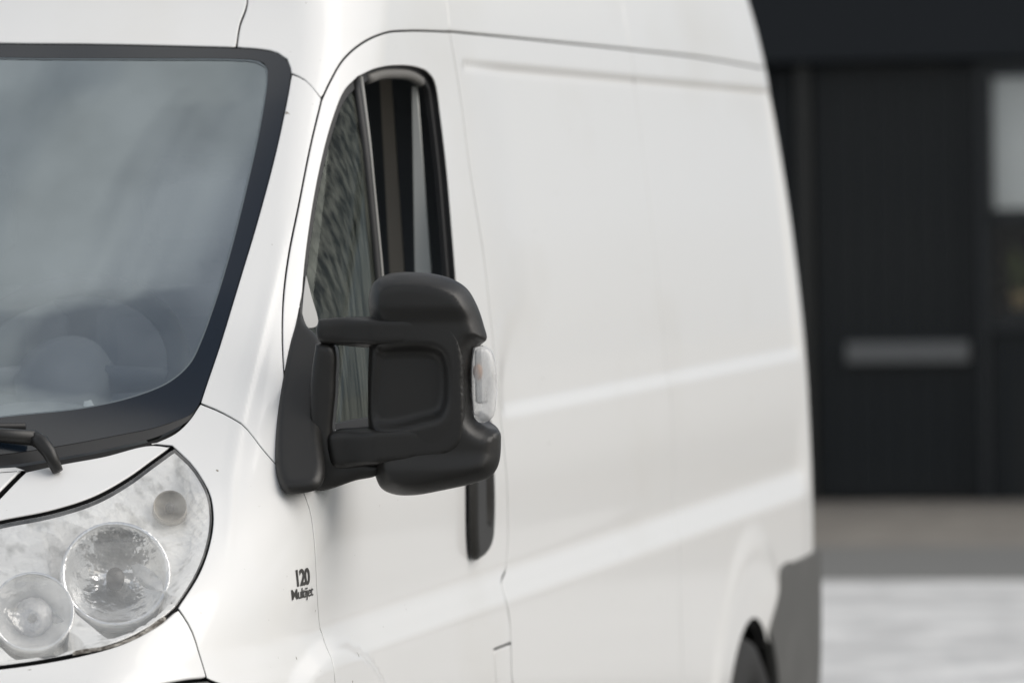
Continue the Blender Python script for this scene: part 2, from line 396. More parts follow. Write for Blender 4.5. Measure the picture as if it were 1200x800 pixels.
class MB:
    def __init__(s): s.V, s.F = [], []
    def add(s, V, F):
        o = len(s.V); s.V += [tuple(v) for v in V]; s.F += [tuple(i+o for i in f) for f in F]; return s
    def box(s, x0, x1, y0, y1, z0, z1, b=0.):
        if b <= 0:
            V = [(x, y, z) for z in (z0, z1) for y in (y0, y1) for x in (x0, x1)]
            return s.add(V, [(0,2,3,1),(4,5,7,6),(0,1,5,4),(2,6,7,3),(0,4,6,2),(1,3,7,5)])
        c = [(x0+x1)/2, (y0+y1)/2, (z0+z1)/2]; h = [(x1-x0)/2, (y1-y0)/2, (z1-z0)/2]; b = min(b, min(h)*.9)
        # chamfered box: 24 vertices
        V = []; ix = {}
        for sx in (-1, 1):
            for sy in (-1, 1):
                for sz in (-1, 1):
                    for ax in range(3):
                        p = [c[0]+sx*h[0], c[1]+sy*h[1], c[2]+sz*h[2]]; sg = (sx, sy, sz)
                        for k in range(3):
                            if k != ax: p[k] -= sg[k]*b
                        ix[(sx, sy, sz, ax)] = len(V); V.append(p)
        F = []
        for ax in range(3):
            a1, a2 = [k for k in range(3) if k != ax]
            for s0 in (-1, 1):
                q = []
                for (u, v) in ((-1,-1),(1,-1),(1,1),(-1,1)):
                    sg = [0,0,0]; sg[ax] = s0; sg[a1] = u; sg[a2] = v; q.append(ix[(*sg, ax)])
                F.append(q)
            for u in (-1, 1):
                for v in (-1, 1):      # edge along ax
                    q = []
                    for t, fa in ((-1,a1),(1,a1),(1,a2),(-1,a2)):
                        sg = [0,0,0]; sg[ax] = t; sg[a1] = u; sg[a2] = v; q.append(ix[(*sg, fa)])
                    F.append(q)
        for sx in (-1, 1):
            for sy in (-1, 1):
                for sz in (-1, 1): F.append([ix[(sx, sy, sz, k)] for k in range(3)])
        VV = np.array(V); cc = np.array(c); G = []
        for f in F:
            p = VV[f]; nn = np.cross(p[1]-p[0], p[2]-p[0])
            G.append(f[::-1] if nn@(p.mean(0)-cc) < 0 else f)
        return s.add(V, G)
    def tube(s, pts, rad, n=12, caps=True, flat=None):
        pts = [Vector(p) for p in pts]; rad = rad if isinstance(rad, (list, tuple)) else [rad]*len(pts); rings = []; nrm = None
        for i, p in enumerate(pts):
            t = (pts[min(i+1, len(pts)-1)]-pts[max(i-1, 0)]).normalized()
            if nrm is None: nrm = t.orthogonal().normalized()
            nrm = (nrm-t*nrm.dot(t)).normalized(); bn = t.cross(nrm)
            rings.append([p+rad[i]*(math.cos(2*math.pi*k/n)*nrm+math.sin(2*math.pi*k/n)*bn*(flat or 1)) for k in range(n)])
        V = [v for q in rings for v in q]; F = []
        for i in range(len(pts)-1):
            for k in range(n): F.append((i*n+k, i*n+(k+1) % n, (i+1)*n+(k+1) % n, (i+1)*n+k))
        if caps: F += [tuple(range(n))[::-1], tuple((len(pts)-1)*n+k for k in range(n))]
        return s.add(V, F)
    def lathe(s, prof, O, A, n=40):
        """prof = (radius, distance along axis A) list"""
        A = Vector(A).normalized(); u = A.orthogonal().normalized(); v = A.cross(u); O = Vector(O); V = []; F = []
        for (r, h) in prof:
            V += [O+A*h+r*(math.cos(2*math.pi*k/n)*u+math.sin(2*math.pi*k/n)*v) for k in range(n)]
        for i in range(len(prof)-1):
            for k in range(n): F.append((i*n+k, i*n+(k+1) % n, (i+1)*n+(k+1) % n, (i+1)*n+k))
        return s.add(V, F)
    def build(s, name, m, parent=None, smooth=True, bevel=0., auto=None):
        o = mk(name, s.V, s.F, m, parent, smooth=smooth)
        if auto:
            me = o.data; me.set_sharp_from_angle(angle=R(auto))
        return o
def empty(name, loc=(0,0,0)):
    o = bpy.data.objects.new(name, None); o.location = loc; COL.objects.link(o); return o
def tag(o, label=None, cat=None, group=None, kind=None):
    for k, v in (('label', label), ('category', cat), ('group', group), ('kind', kind)):
        if v: o[k] = v
    return o

# seams and outlines of the van, (x+y, z) in metres; m_* lie in the mirror's own plane
S = {
 'ws_top':[[1.4516,2.035],[1.7643,2.0172],[1.9326,2.0129],[2.1053,2.0072],[2.2418,2.0023]],
 'ws_tc':[[2.2418,2.0023],[2.2909,1.9986],[2.3233,1.9921],[2.3364,1.9796],[2.3256,1.9551]],
 'ws_r':[[2.3256,1.9551],[2.2836,1.9114],[2.1871,1.8151],[2.0602,1.6963],[1.9296,1.5793],[1.8325,1.4896],[1.7786,1.4421],[1.7367,1.4058]],
 'ws_b':[[1.7367,1.4058],[1.7071,1.39],[1.6653,1.3798],[1.6131,1.3699],[1.5351,1.3604],[1.4017,1.3452],[1.274,1.3338],[0.9951,1.325],[0.6643,1.318]],
 'frit':[[1.4261,2.012],[1.7471,1.9942],[2.0021,1.9885],[2.2335,1.9839],[2.2716,1.9803],[2.2843,1.9725],[2.2754,1.9557],[2.2024,1.8747],[2.0998,1.7718],[1.98,1.657],[1.8678,1.5562],[1.8073,1.504],[1.7638,1.4713],[1.7008,1.442],[1.6143,1.4201],[1.497,1.4029],[1.3178,1.3906],[1.0444,1.365],[0.717,1.36]],
 'roofseam':[[2.2418,2.0023],[2.2786,2.0422],[2.3277,2.0885],[2.4117,2.25],[2.5529,2.4],[3.005,2.53]],
 'ap_t':[[2.3256,1.9551],[2.3507,1.9427],[2.372,1.9094]],
 'ap_b':[[1.7367,1.4058],[1.7753,1.3888],[1.8052,1.3652],[1.8237,1.3308],[1.8616,1.2941],[1.9081,1.2718]],
 'dg_a':[[3.2253,2.0461],[2.8965,2.0392],[2.6978,2.0294],[2.5828,2.0106],[2.4884,1.9793],[2.4201,1.9411],[2.372,1.9094]],
 'dg_b':[[2.372,1.9094],[2.2846,1.829],[2.1814,1.7268],[2.0952,1.641],[2.0338,1.5706],[1.987,1.501],[1.9519,1.4319],[1.9262,1.3633],[1.9111,1.3087],[1.9081,1.2718]],
 'dg_c':[[1.9081,1.2718],[1.9238,1.2257],[1.9236,1.1981],[1.925,1.1147],[1.9514,1.0356]],
 'dg_d':[[1.9514,1.0356],[1.9606,1.0238],[1.9454,0.9961],[1.9433,0.9625],[1.9528,0.9365],[1.9849,0.9],[1.9929,0.765]],
 'door_bot':[[1.9953,0.7647471932129247],[2.0406,0.7606681266813413],[2.085,0.7516514206070266],[2.1279,0.7378054867257959],[2.169,0.7192968006567595],[2.2077,0.6963479002943406],[2.2434,0.6692347101394431],[2.2758,0.6382832237404839],[2.3044,0.6038655841327276],[2.3287,0.5663956094024917],[2.348,0.5263238171742829],[2.3621,0.4841320078436009],[2.3707,0.4403274716835283],[2.374,0.3954368894755588],[2.3721,0.35],[2.3701,0.33]],
 'door_sill':[[2.3701,0.33],[2.7921,0.33],[3.2121,0.33]],
 'b_a':[[3.2253,2.0461],[3.2365,1.9934],[3.2545,1.8968],[3.2629,1.7843],[3.305,1.6233],[3.3215,1.4622],[3.3455,1.3006],[3.3707,1.2026],[3.3846,1.0721],[3.369,1.0326],[3.3056,1.0087],[3.304,0.9821],[3.3334,0.9318],[3.3384,0.8943]],
 'b_up':[[3.2253,2.0461],[3.2329,2.0819],[3.2349,2.1063],[3.188,2.3],[3.1384,2.45],[2.4,2.53]],
 'flap_t':[[3.3384,0.8943],[3.19,0.8942]],
 'flap_l':[[3.19,0.8942],[3.2095,0.8304],[3.2386,0.8]],
 'flap_b':[[3.2386,0.8],[3.3886,0.8]],
 'b_c':[[3.3384,0.8943],[3.3508,0.8174],[3.3886,0.8]],
 'b_d':[[3.3886,0.8],[3.3621,0.33]],
 'door_l2':[[3.2386,0.8],[3.2121,0.33]],
 'l1':[[3.2253,2.0461],[3.775,2.0486],[4.3595,2.0506],[5.0001,2.0527]],
 'l1b':[[5.0001,2.0527],[5.8482,2.0538],[6.771,2.054],[6.8264,2.04]],
 'm_up':[[5.0001,2.0527],[4.9894,2.1243],[4.9963,2.1625],[4.818,2.3],[4.74,2.45],[4.57,2.53]],
 'm_lo':[[5.0001,2.0527],[5.0213,1.9836],[5.0399,1.7292],[5.0623,1.4096],[5.0922,1.1079],[5.0755,0.8466],[5.1091,0.6739],[5.083,0.6],[5.0621,0.33]],
 'sill2':[[3.3621,0.33],[5.0621,0.33]],
 'sill3':[[5.0621,0.33],[5.5945,0.33]],
 'arch_r':[[5.6043,0.35000000000000003],[5.6191,0.4252210309187273],[5.6477,0.49738438687022135],[5.6884,0.5635566849381695],[5.7397,0.6210480739352718],[5.8008,0.6675215747106066],[5.8696,0.7010880764899015],[5.9432,0.7203831277231767],[6.0188,0.7246223999529929],[6.0933,0.7136335701412575],[6.1636,0.6878633254634072],[6.2269,0.6483592058306678],[6.2804,0.5967270222273922],[6.3212,0.5350655817741301],[6.3467,0.46588137289060527]],
 'rear_lo':[[6.2797,0.6613],[6.3542,0.7491],[6.4183,0.8105],[6.7419,0.8065],[7.0811,0.802]],
 'rear_v':[[6.9238,0.85],[6.9234,1.0],[6.918,1.2],[6.8993,1.5],[6.8676,1.8],[6.8364,2.04]],
 'hl_tip_r':[[1.6293,1.3388],[1.6451,1.3092],[1.6418,1.2765],[1.616,1.2422],[1.5687,1.201],[1.5034,1.1583],[1.3925,1.104]],
 'hl_bot':[[1.3925,1.104],[1.3398,1.0871],[1.2386,1.0632],[1.1366,1.0474],[1.0452,1.037],[0.9585,1.0301],[0.9004,1.0274]],
 'hl_in':[[0.9004,1.0274],[0.869,1.0553],[0.9142,1.1268],[0.9973,1.1863],[1.0633,1.2164]],
 'hl_top':[[1.0633,1.2164],[1.172,1.2323],[1.2882,1.2456],[1.3951,1.2642],[1.4931,1.2909],[1.5653,1.316],[1.6293,1.3388]],
 'brow_t':[[1.6293,1.3388],[1.5833,1.3436],[1.4739,1.3281],[1.3789,1.3177],[1.3,1.3071]],
 'hood_g':[[1.3,1.3071],[1.216,1.2708],[1.1248,1.2342],[1.0633,1.2164]],
 'fend_c':[[1.7367,1.4058],[1.6975,1.382],[1.6509,1.3612],[1.5833,1.3436]],
 'bump_s':[[1.3925,1.104],[1.4011,1.0896],[1.4114,1.0659],[1.4152,1.0296],[1.4139,0.9952]],
 'bump_s2':[[1.4139,0.9952],[1.6307,0.92],[1.6268,0.6]],
 'moul':[[1.4139,0.9952],[1.3393,0.9957],[1.1819,0.9861],[0.7774,0.93],[0.4262,0.93],[0.1091,0.93]],
 'cowl_b':[[1.3,1.3071],[1.2497,1.3052],[1.1386,1.3],[0.9471,1.29],[0.6179,1.285]],
 'win':[[2.5243,1.9476],[2.6105,1.9621],[2.7955,1.9716],[2.9413,1.9698],[3.0123,1.9617],[3.0577,1.942],[3.0683,1.8789],[3.0706,1.7842],[3.0615,1.674],[3.0551,1.5564],[3.0571,1.4702],[3.0584,1.3919],[3.0153,1.3655],[2.8745,1.3559],[2.5435,1.349],[2.2655,1.3498],[2.1153,1.3523],[2.0372,1.3736],[2.0183,1.4162],[2.0295,1.472],[2.0684,1.5417],[2.121,1.612],[2.2103,1.7119],[2.2955,1.7963],[2.3795,1.8688],[2.4555,1.9215]],
 'handle':[[3.0291,1.2526],[3.2498,1.2412],[3.2587,1.1448],[3.2478,1.0894],[3.185,1.0696],[3.092,1.065],[3.0453,1.095]],
 'streak':[[2.1216,1.6091],[2.1155,1.5749],[2.1091,1.5266],[2.0582,1.5249],[2.0771,1.5557],[2.1216,1.6091]],
 'm_head':[[-0.1188,0.1006],[-0.1211,0.1287],[-0.1136,0.1565],[-0.0881,0.1715],[-0.039,0.1735],[0.0098,0.1644],[0.0389,0.1471],[0.0553,0.1203],[0.0673,0.0837],[0.0711,0.0613],[0.0556,0.0531],[0.0482,0.0308],[0.047,-0.0391],[0.0521,-0.07],[0.0687,-0.0815],[0.0896,-0.0888],[0.092,-0.1098],[0.0872,-0.1448],[0.0743,-0.1628],[0.0461,-0.1736],[-0.0031,-0.1841],[-0.0523,-0.1918],[-0.0846,-0.1899],[-0.1054,-0.1798],[-0.1149,-0.16],[-0.1174,-0.1418],[-0.1238,-0.1066],[-0.1249,-0.0085]],
 'm_band':[[-0.1988,0.0991],[-0.1665,0.1014],[-0.1104,0.1019],[-0.0263,0.0992],[0.0128,0.093],[0.0307,0.0759],[0.04,0.045],[0.0419,-0.0111],[0.0407,-0.081],[0.0346,-0.109],[0.0119,-0.1268],[-0.0303,-0.1332],[-0.1146,-0.1418],[-0.1778,-0.1437],[-0.1872,-0.1197],[-0.1838,-0.0889],[-0.1416,-0.0825],[-0.0574,-0.0782],[-0.018,-0.0732],[0.0017,-0.0637],[0.0091,-0.0456],[0.0113,0.0034],[0.009,0.0314],[-0.0019,0.0484],[-0.0201,0.0543],[-0.1112,0.0529],[-0.1672,0.058],[-0.198,0.0627],[-0.2033,0.0795]],
 'm_ind':[[0.0513,0.049],[0.0681,0.0515],[0.082,0.0429],[0.0885,0.0162],[0.0876,-0.0397],[0.0816,-0.0663],[0.0632,-0.0744],[0.0535,-0.0672],[0.0484,-0.0392],[0.0479,0.0168]],
 'm_inner':[[-0.1099,0.0487],[-0.0271,0.0502],[-0.0048,0.0429],[0.0047,0.0245],[0.005,-0.0385],[-0.0052,-0.0594],[-0.0292,-0.0674],[-0.112,-0.0746]],
 'm_base':[[-0.0435,0.4809],[-0.0402,0.3936],[-0.0361,0.3196],[-0.038,0.2635],[-0.0343,0.1851],[-0.028,0.1079],[-0.0175,0.0321],[-0.0036,-0.0233],[0.0157,-0.053],[0.0338,-0.0525],[0.0652,-0.039],[0.0721,-0.0135],[0.0567,0.0609],[0.0412,0.1362],[0.031,0.2131],[0.024,0.2715],[0.0116,0.2938],[-0.0149,0.3223],[-0.0245,0.3613],[-0.0308,0.4151]],
 'm_col':[[-0.2065,0.0586],[-0.1882,0.0611],[-0.1744,0.0511],[-0.174,-0.0078],[-0.176,-0.1199],[-0.1354,-0.1303],[-0.1006,-0.1434],[-0.1092,-0.1573],[-0.1431,-0.1652],[-0.2107,-0.1797],[-0.2155,-0.1333],[-0.2161,-0.0071]],
}

# ------------------------------------------------------------------ ground, pavement, building behind
def sheet(name, x0, x1, y0, y1, z, m, kind='structure', nx=1, ny=1):
    V = [(x0+(x1-x0)*i/nx, y0+(y1-y0)*j/ny, z) for j in range(ny+1) for i in range(nx+1)]
    F = [(j*(nx+1)+i, j*(nx+1)+i+1, (j+1)*(nx+1)+i+1, (j+1)*(nx+1)+i) for j in range(ny) for i in range(nx)]
    return tag(mk(name, V, F, m, smooth=False), kind=kind)
G = dict(
 paving=mat('sunlit_tone_paving', (.53,.53,.525), .8, bump=(9,.02), var=(2.4,.42,(.76,.76,.75),(1,1,1))),
 asphalt=mat('worn_grey_asphalt', (.17,.17,.165), .9, bump=(60,.004), var=(1.5,.45,(.18,.18,.17),(.3,1,1))),
 kerb=mat('kerb_stone', (.20,.185,.165), .85, bump=(40,.003), var=(3,.45,(.27,.25,.22),(1,1,1))),
 far=mat('street_ground', (.30,.30,.29), .9, var=(.5,.45,(.36,.36,.35),(1,1,1))),
 wall=mat('anthracite_cladding', (.0085,.0115,.0145), .55, spec=.3, bump=(6,.004,(1,1,.1)), var=(1.6,.45,(.013,.0155,.017),(1,1,.2))),
 board=mat('anthracite_door_paint', (.0085,.0115,.0140), .45, spec=.3, bump=(12,.003,(1,1,.1)), var=(3,.45,(.024,.025,.0245),(1,1,.15))),
 beam=mat('dark_lintel_paint', (.009,.012,.016), .5, spec=.3), frame=mat('dark_frame_paint', (.010,.013,.016), .4),
 plate=mat('grey_steel_plate', (.15,.155,.158), .4, metal=.3), blind=mat('pale_window_blind', (.93,.93,.89), .8, var=(2,.4,(.72,.72,.69),(1,1,.4))),
 jamb=mat('grey_jamb_paint', (.022,.023,.022), .5),
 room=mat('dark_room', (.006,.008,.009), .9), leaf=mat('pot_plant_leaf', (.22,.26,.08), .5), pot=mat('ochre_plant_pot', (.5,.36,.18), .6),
 gl=glass('shop_window_glass', (.96,.97,.97), .01, boost=1.0),
)
sheet('plaza', -60, 60, 10.5, 16.1, 0, G['paving'])  # sunlight on the ground put into a paler strip of paving
sheet('ground', -300, 300, -300, 10.5, -.004, G['asphalt'])
sheet('road', -60, 60, 16.1, 18.4, -.004, G['asphalt'])  # building's shade band on the ground, put in as darker asphalt
sheet('terrain', -600, 600, -600, 900, -.02, G['far'])
mb = MB(); mb.box(-60, 60, 18.4, 22.3, -.3, .0, .012); tag(mb.build('pavement', G['kerb'], auto=30), kind='structure')

bld = empty('dark_building', (0, 22.1, 0))
tag(bld, 'anthracite clad building with a boarded front door and shop window behind the van', 'building')
def bpart(name, m, *boxes, b=.006, parent=bld):
    q = MB()
    for t in boxes: q.box(*t, b)
    o = q.build(name, m, parent, smooth=False); o.data.transform(Matrix.Translation((0, -22.1, 0))); return o
YF = 22.1
bpart('wall', G['wall'], (-30, -1.95, YF+.15, YF+1, -.2, 7), (-1.95, 2.5, YF+.15, YF+1, 2.62, 7), (1.45, 2.5, YF+.15, YF+1, -.2, 2.62), (-30, 2.5, YF+6, YF+6.3, -.2, 7), (-30, 2.5, YF+1, YF+6, 6.7, 7), (2.2, 2.5, YF+1, YF+6, -.2, 6.7))
bpart('lintel', G['beam'], (-14, 2.5, YF-.10, YF+.148, 2.44, 2.98), (-14, 2.5, YF-.14, YF+.148, 2.983, 3.06))
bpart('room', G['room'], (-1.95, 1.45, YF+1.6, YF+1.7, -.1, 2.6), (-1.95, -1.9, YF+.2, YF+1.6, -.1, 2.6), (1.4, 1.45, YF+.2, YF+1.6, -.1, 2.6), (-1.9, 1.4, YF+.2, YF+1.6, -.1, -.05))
bpart('door_jamb', G['jamb'], (-1.66, -1.585, YF-.02, YF+.2, 0, 2.43))
bpart('door_jamb', G['frame'], (-.66, -.60, YF-.02, YF+.2, 0, 2.43))
xs = np.linspace(-1.575, -.668, 9)
fd = bpart('front_door', G['board'], (-1.58, -.665, YF+.06, YF+.10, .01, 2.43))
pr = None
for i in range(8):
    if pr is None:
        q = MB(); wd = xs[1]-xs[0]; q.box(0, wd-.004, -.012, 0, .0, 2.34, .002); pr = q.build('board', G['board'], fd, smooth=False); o = pr
    else: o = pr.copy(); COL.objects.link(o)
    o.location = (xs[i], .06, .04)
o = bpart('letter_plate', G['plate'], (-1.405, -.712, YF-.012, YF+.036, .765, .885), b=.01, parent=fd)
# cladding boards left and right of the door
pr = None
for i in range(27):
    x = -1.68-.145*(i+1) if i < 20 else 1.47+.145*(i-20)
    if pr is None:
        q = MB(); q.box(0, .137, -.03, 0, .02, 2.42, .008); pr = q.build('cladding_board', G['wall'], bld, smooth=False); o = pr
    else: o = pr.copy(); COL.objects.link(o)
    o.location = (x, .148, 0)
# shop window right of the door: upper pane with a blind, lower pane, panel below
wn = bpart('window', G['frame'], (-.60, 1.45, YF, YF+.12, 2.36, 2.43), (-.60, 1.45, YF, YF+.12, 1.53, 1.60), (-.60, 1.45, YF, YF+.12, .93, 1.0), (-.60, -.575, YF, YF+.12, 1.0, 2.36),
           (.40, .46, YF, YF+.12, 1.0, 2.36), (1.40, 1.45, YF, YF+.12, 1.0, 2.36), b=.004)
bpart('panel', G['board'], (-.60, 1.45, YF+.03, YF+.1, 0.0, .93))
for x0, x1 in ((-.575, .40), (.46, 1.40)):
    for z0, z1 in ((1.0, 1.53), (1.60, 2.36)):
        bpart('pane', G['gl'], (x0, x1, YF+.06, YF+.066, z0, z1), b=0, parent=wn)
    bpart('blind', G['blind'], (x0+.0, x1-.02, YF+.10, YF+.11, 1.61, 2.34), b=0, parent=wn)
bpart('shelf', G['frame'], (-.57, 1.40, YF+.2, YF+.5, 1.02, 1.05))
def plant(x, h, pm, label):
    r = empty('pot_plant', (x, YF+.34, 1.05)); tag(r, label, 'plant', None)
    q = MB(); q.lathe([(.001,0),(.045,0),(.06,.10),(.054,.10),(.05,.085),(.001,.085)], (0,0,0), (0,0,1), 16); q.build('pot', pm, r)
    q = MB()
    for i in range(34):
        a = random.uniform(0, 6.3); e = random.uniform(.3, 1.4); l = random.uniform(.1, h)
        d = Vector((math.cos(a)*math.cos(e), math.sin(a)*math.cos(e), math.sin(e))); t = d.cross(Vector((0,0,1))).normalized()*.018
        p = Vector((0,0,.09)); q.add([p, p+d*l*.5+t, p+d*l-Vector((0,0,.04)), p+d*l*.5-t, p+d*l*.45-Vector((0,0,.006))], [(0,1,4),(1,2,4),(2,3,4),(3,0,4)])
    q.build('leaves', G['leaf'], r)
plant(-.47, .36, G['pot'], 'leafy plant in an ochre pot at the left end of the shop window shelf')
plant(-.2, .30, G['jamb'], 'leafy plant in a dark pot on the shop window shelf, right of the ochre one')
# upper windows of the building, seen mirrored in the van's side glass
for i in range(4):
    for k in range(1):
        x = -9.5+2.9*i; z = 3.9+2.4*k
        wf = bpart('window', G['frame'], (x, x+1.2, YF+.10, YF+.149, z, z+1.5), (x-.04, x+1.24, YF+.04, YF+.145, z-.06, z-.003), b=.004)
        bpart('pane', G['gl'], (x+.05, x+1.15, YF+.088, YF+.094, z+.05, z+1.45), b=0, parent=wf)

# trees past the right end of the building
bark = mat('tree_bark', (.07,.055,.04), .9, bump=(30,.02,(1,1,.2))); leafm = mat('tree_leaf', (.06,.09,.03), .5, var=(1.2,.45,(.09,.12,.045),(1,1,1)))
for (tx, ty, th, lb) in ((10.5,23,8.5,'tall leafy street tree nearest to the right end of the dark building'),(15.5,21,7.2,'shorter leafy street tree, middle one of three past the building'),(21,22.5,9.2,'tallest leafy street tree, farthest right of the dark building')):
    t = empty('street_tree', (tx, ty, 0)); tag(t, lb, 'tree', 'street trees right of the building')
    q = MB(); q.tube([(0,0,-.1),(.05,.02,1.5),(0,.1,th*.45),(.1,0,th*.8)], [.2,.16,.12,.04], 10)
    ends = []
    for i in range(9):
        a = i*2.4; z0 = th*(.3+.05*i); e = Vector((math.cos(a)*th*.24, math.sin(a)*th*.24, z0+th*.16)); q.tube([(0,0,z0), e*.5+Vector((0,0,z0*.5)), e], [.07,.05,.02], 6); ends.append(e)
    q.build('trunk', bark, t)
    V = []; F = []
    for i in range(3600):
        e = random.choice(ends); p = e+Vector((random.gauss(0,.75), random.gauss(0,.75), random.gauss(.2,.6)))
        d = Vector((random.gauss(0,1), random.gauss(0,1), random.gauss(0,1))).normalized()*.10; c = d.orthogonal().normalized()*.06; n0 = len(V)
        V += [p-d, p+c, p+d, p-c]; F.append((n0, n0+1, n0+2, n0+3))
    mk('crown', V, F, leafm, t, smooth=False)

# ------------------------------------------------------------------ the van
van = empty('delivery_van', (0, 0, 0))
tag(van, 'white high-roofed delivery van with black side mirror, parked in the street', 'van')
def cl(z0, z1): return [(float(F_(z)), float(z)) for z in np.linspace(z0, z1, 12)]
zt = 2.53
# windscreen and its black border
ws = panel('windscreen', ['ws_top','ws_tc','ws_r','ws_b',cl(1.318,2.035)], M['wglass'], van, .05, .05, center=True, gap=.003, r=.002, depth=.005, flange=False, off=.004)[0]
def fringe(name, outer, inner, m, parent, off):
    O = ring(outer); I = ring(inner)
    # centre edges coincide: build as strip between resampled open curves
    return None
def strip(name, A, B, m, parent, off, n=140, k=3):
    """ribbon between two open seams, both from the van's centre line, mirrored"""
    def op(L):
        out = []
        for sg in L: 
            q = S[sg] if isinstance(sg, str) else sg
            c = cspl(q, .01); out += list(c if not out else c[1:])
        out = np.array(out); d = np.r_[0, np.cumsum(np.linalg.norm(np.diff(out, axis=0), axis=1))]
        t = np.linspace(0, d[-1], n); return np.stack([np.interp(t, d, out[:,0]), np.interp(t, d, out[:,1])], 1)
    a, b = op(A), op(B); V = []
    for j in range(k+1): V.append(a+(b-a)*j/k)
    v2 = np.vstack(V); P = solve(v2[:,0], v2[:,1]); N = grad(P); P = P-N*off
    P[np.abs(P[:,0]) < .004, 0] = 0
    F = [(j*n+i, j*n+i+1, (j+1)*n+i+1, (j+1)*n+i) for j in range(k) for i in range(n-1)]
    p = P[list(F[n//2])]
    if np.cross(p[1]-p[0], p[2]-p[0])@N[F[n//2][0]] < 0: F = [f[::-1] for f in F]
    V2 = P.copy(); V2[:,0] *= -1; N2 = N.copy(); N2[:,0] *= -1; m0 = len(P)
    return mk(name, np.vstack([P, V2]), F+[tuple(i+m0 for i in f[::-1]) for f in F], m, parent, None, np.vstack([N, N2]))
strip('border_band', ['ws_top','ws_tc','ws_r','ws_b'], ['frit'], M['frit'], ws, .0022, n=220)
fr = np.array(S['frit']); fri = fr.copy()
cen = np.array([1.6, 1.68]); fri = [(float(a[0]+(cen[0]-a[0])*.009) , float(a[1]+(cen[1]-a[1])*.009)) for a in fr]; fri[0] = (float(F_(2.008)), 2.008); fri[-1] = (float(F_(1.363)), 1.363)
strip('border_highlight', ['frit'], [fri], M['edge_glint'], ws, .0030, n=160, k=1)

panel('roof_front', ['ws_top','roofseam',[(3.005,2.53),(F_(2.53)*1., 2.53)],cl(2.53,2.035)], None, van, .03, .03, center=True, gap=.001, r=.0022)
panel('cab_corner', ['ws_tc','ap_t','-dg_a','b_up',[S['b_up'][-1], S['roofseam'][-1]],'-roofseam'], None, van, .02, .02, gap=.001, r=.0022)
panel('windscreen_pillar', ['ws_r','ap_b','-dg_b','-ap_t'], None, van, .008, .008, gap=.0014, r=.0018)
panel('front_wing', ['ap_b','dg_c','dg_d',[S['dg_d'][-1], (1.9,.77), (1.76,.70), (1.66,.62),(1.6297,.60)],'-bump_s2','-bump_s','-hl_tip_r','-brow_t_' if False else [S['hl_tip_r'][0], S['brow_t'][1]],'-fend_c'], None, van, .008, .008, gap=.0014, r=.0016)
panel('headlight_surround', ['brow_t','hood_g','hl_top'], None, van, .014, .012, gap=.0012, r=.0025)
panel('bonnet', ['cowl_b','-hood_g_' if False else [S['cowl_b'][0]]*1+[S['hood_g'][1]]+S['hood_g'][2:],[S['hood_g'][-1],(.9973,1.1863),(.9142,1.1268),(.875,1.075),(.78,1.045),(.60,1.030),sig_x(0,1.015)],cl(1.015,1.285)], None, van, .03, .02, center=True)
panel('bumper', ['bump_s','moul',cl(.93,1.0),[sig_x(0,1.0),(.60,1.02),(.75,1.03),(.869,1.04)][::1],[(.869,1.04),(.9004,1.0274)],'-hl_bot'], None, van, .02, .016, center=True)
panel('lower_bumper', ['-moul',S['bump_s2'],[S['bump_s2'][-1],(1.60,.45),sig_y(.60,.30)],[sig_y(.60,.30),sig_x(.85,.28),sig_x(.5,.27),sig_x(0,.27)],cl(.27,.93)], M['moulding'], van, .03, .03, center=True)
dr = panel('front_door', ['dg_a','dg_b','dg_c','dg_d','door_bot','door_sill','-door_l2','-flap_l','-flap_t','-b_a'], None, van, .016, .016, holes=[[S['win']+[S['win'][0]]]], gap=.0022, r=.0018)
MIRP[dr[0]] = dr[1]
panel('fuel_flap', ['flap_t','flap_l','flap_b','-b_c'], None, van, .02, .02)
panel('sill_panel', ['flap_b','b_d',[S['b_d'][-1], S['door_l2'][-1]],'-door_l2'], None, van, .03, .03)
gr = panel('grille', [[sig_x(0,.80),sig_x(.35,.80),sig_x(.62,.76),sig_x(.66,.66),sig_x(.60,.55),sig_x(.3,.52),sig_x(0,.52)],cl(.52,.80)], M['cowl'], van, .03, .03, center=True, gap=0, depth=.006, off=-.007, flange=False)[0]
for z in (.56,.62,.68,.74):
    q = MB(); pts = []
    for x in np.linspace(-.6, .6, 25):
        p = solve(np.array([sig_x(abs(x), z)[0]]), np.array([z]))[0]; pts.append((math.copysign(p[0], x), p[1]-.012, z))
    q.tube(pts, .011, 6, flat=.6); q.build('slat', M['rubber'], gr)
# rear body
YE = pch([.3,.8,1.3,1.7,2.0,2.2,2.4,2.53],[5.99,6.0,5.995,5.965,5.915,5.87,5.80,5.72])
rv = [tuple(sig_y(float(YE(z))-.075, z)) for z in (.8058,.95,1.1,1.3,1.5,1.7,1.9,2.04)]
rl = S['rear_lo'][:-1]+[list(rv[0])]
l1b = S['l1b'][:-2]+[[rv[-1][0], 2.045]]; rv[-1] = (rv[-1][0], 2.045)
ar = S['arch_r'][:12]+[S['rear_lo'][0]]
panel('side_panel', ['b_a','b_c','b_d','sill2','-m_lo','-l1'], None, van, .035, .007, gap=.0020, r=.0012)
panel('side_panel', ['m_lo','sill3',[S['sill3'][-1], S['arch_r'][0]],ar,rl,rv,l1b[::-1]], None, van, .035, .007, gap=.0024, r=.0012)
panel('roof_side', ['l1','m_up',[S['m_up'][-1], S['b_up'][-1]],'-b_up'], None, van, .05, .04, gap=.0012)
rt_ = [tuple(sig_y(float(YE(z))-.075, z)) for z in (2.045,2.15,2.25,2.35,2.45,2.53)]
panel('roof_side', [l1b,rt_,[rt_[-1], S['m_up'][-1]],'-m_up'], None, van, .05, .04, gap=.0010)
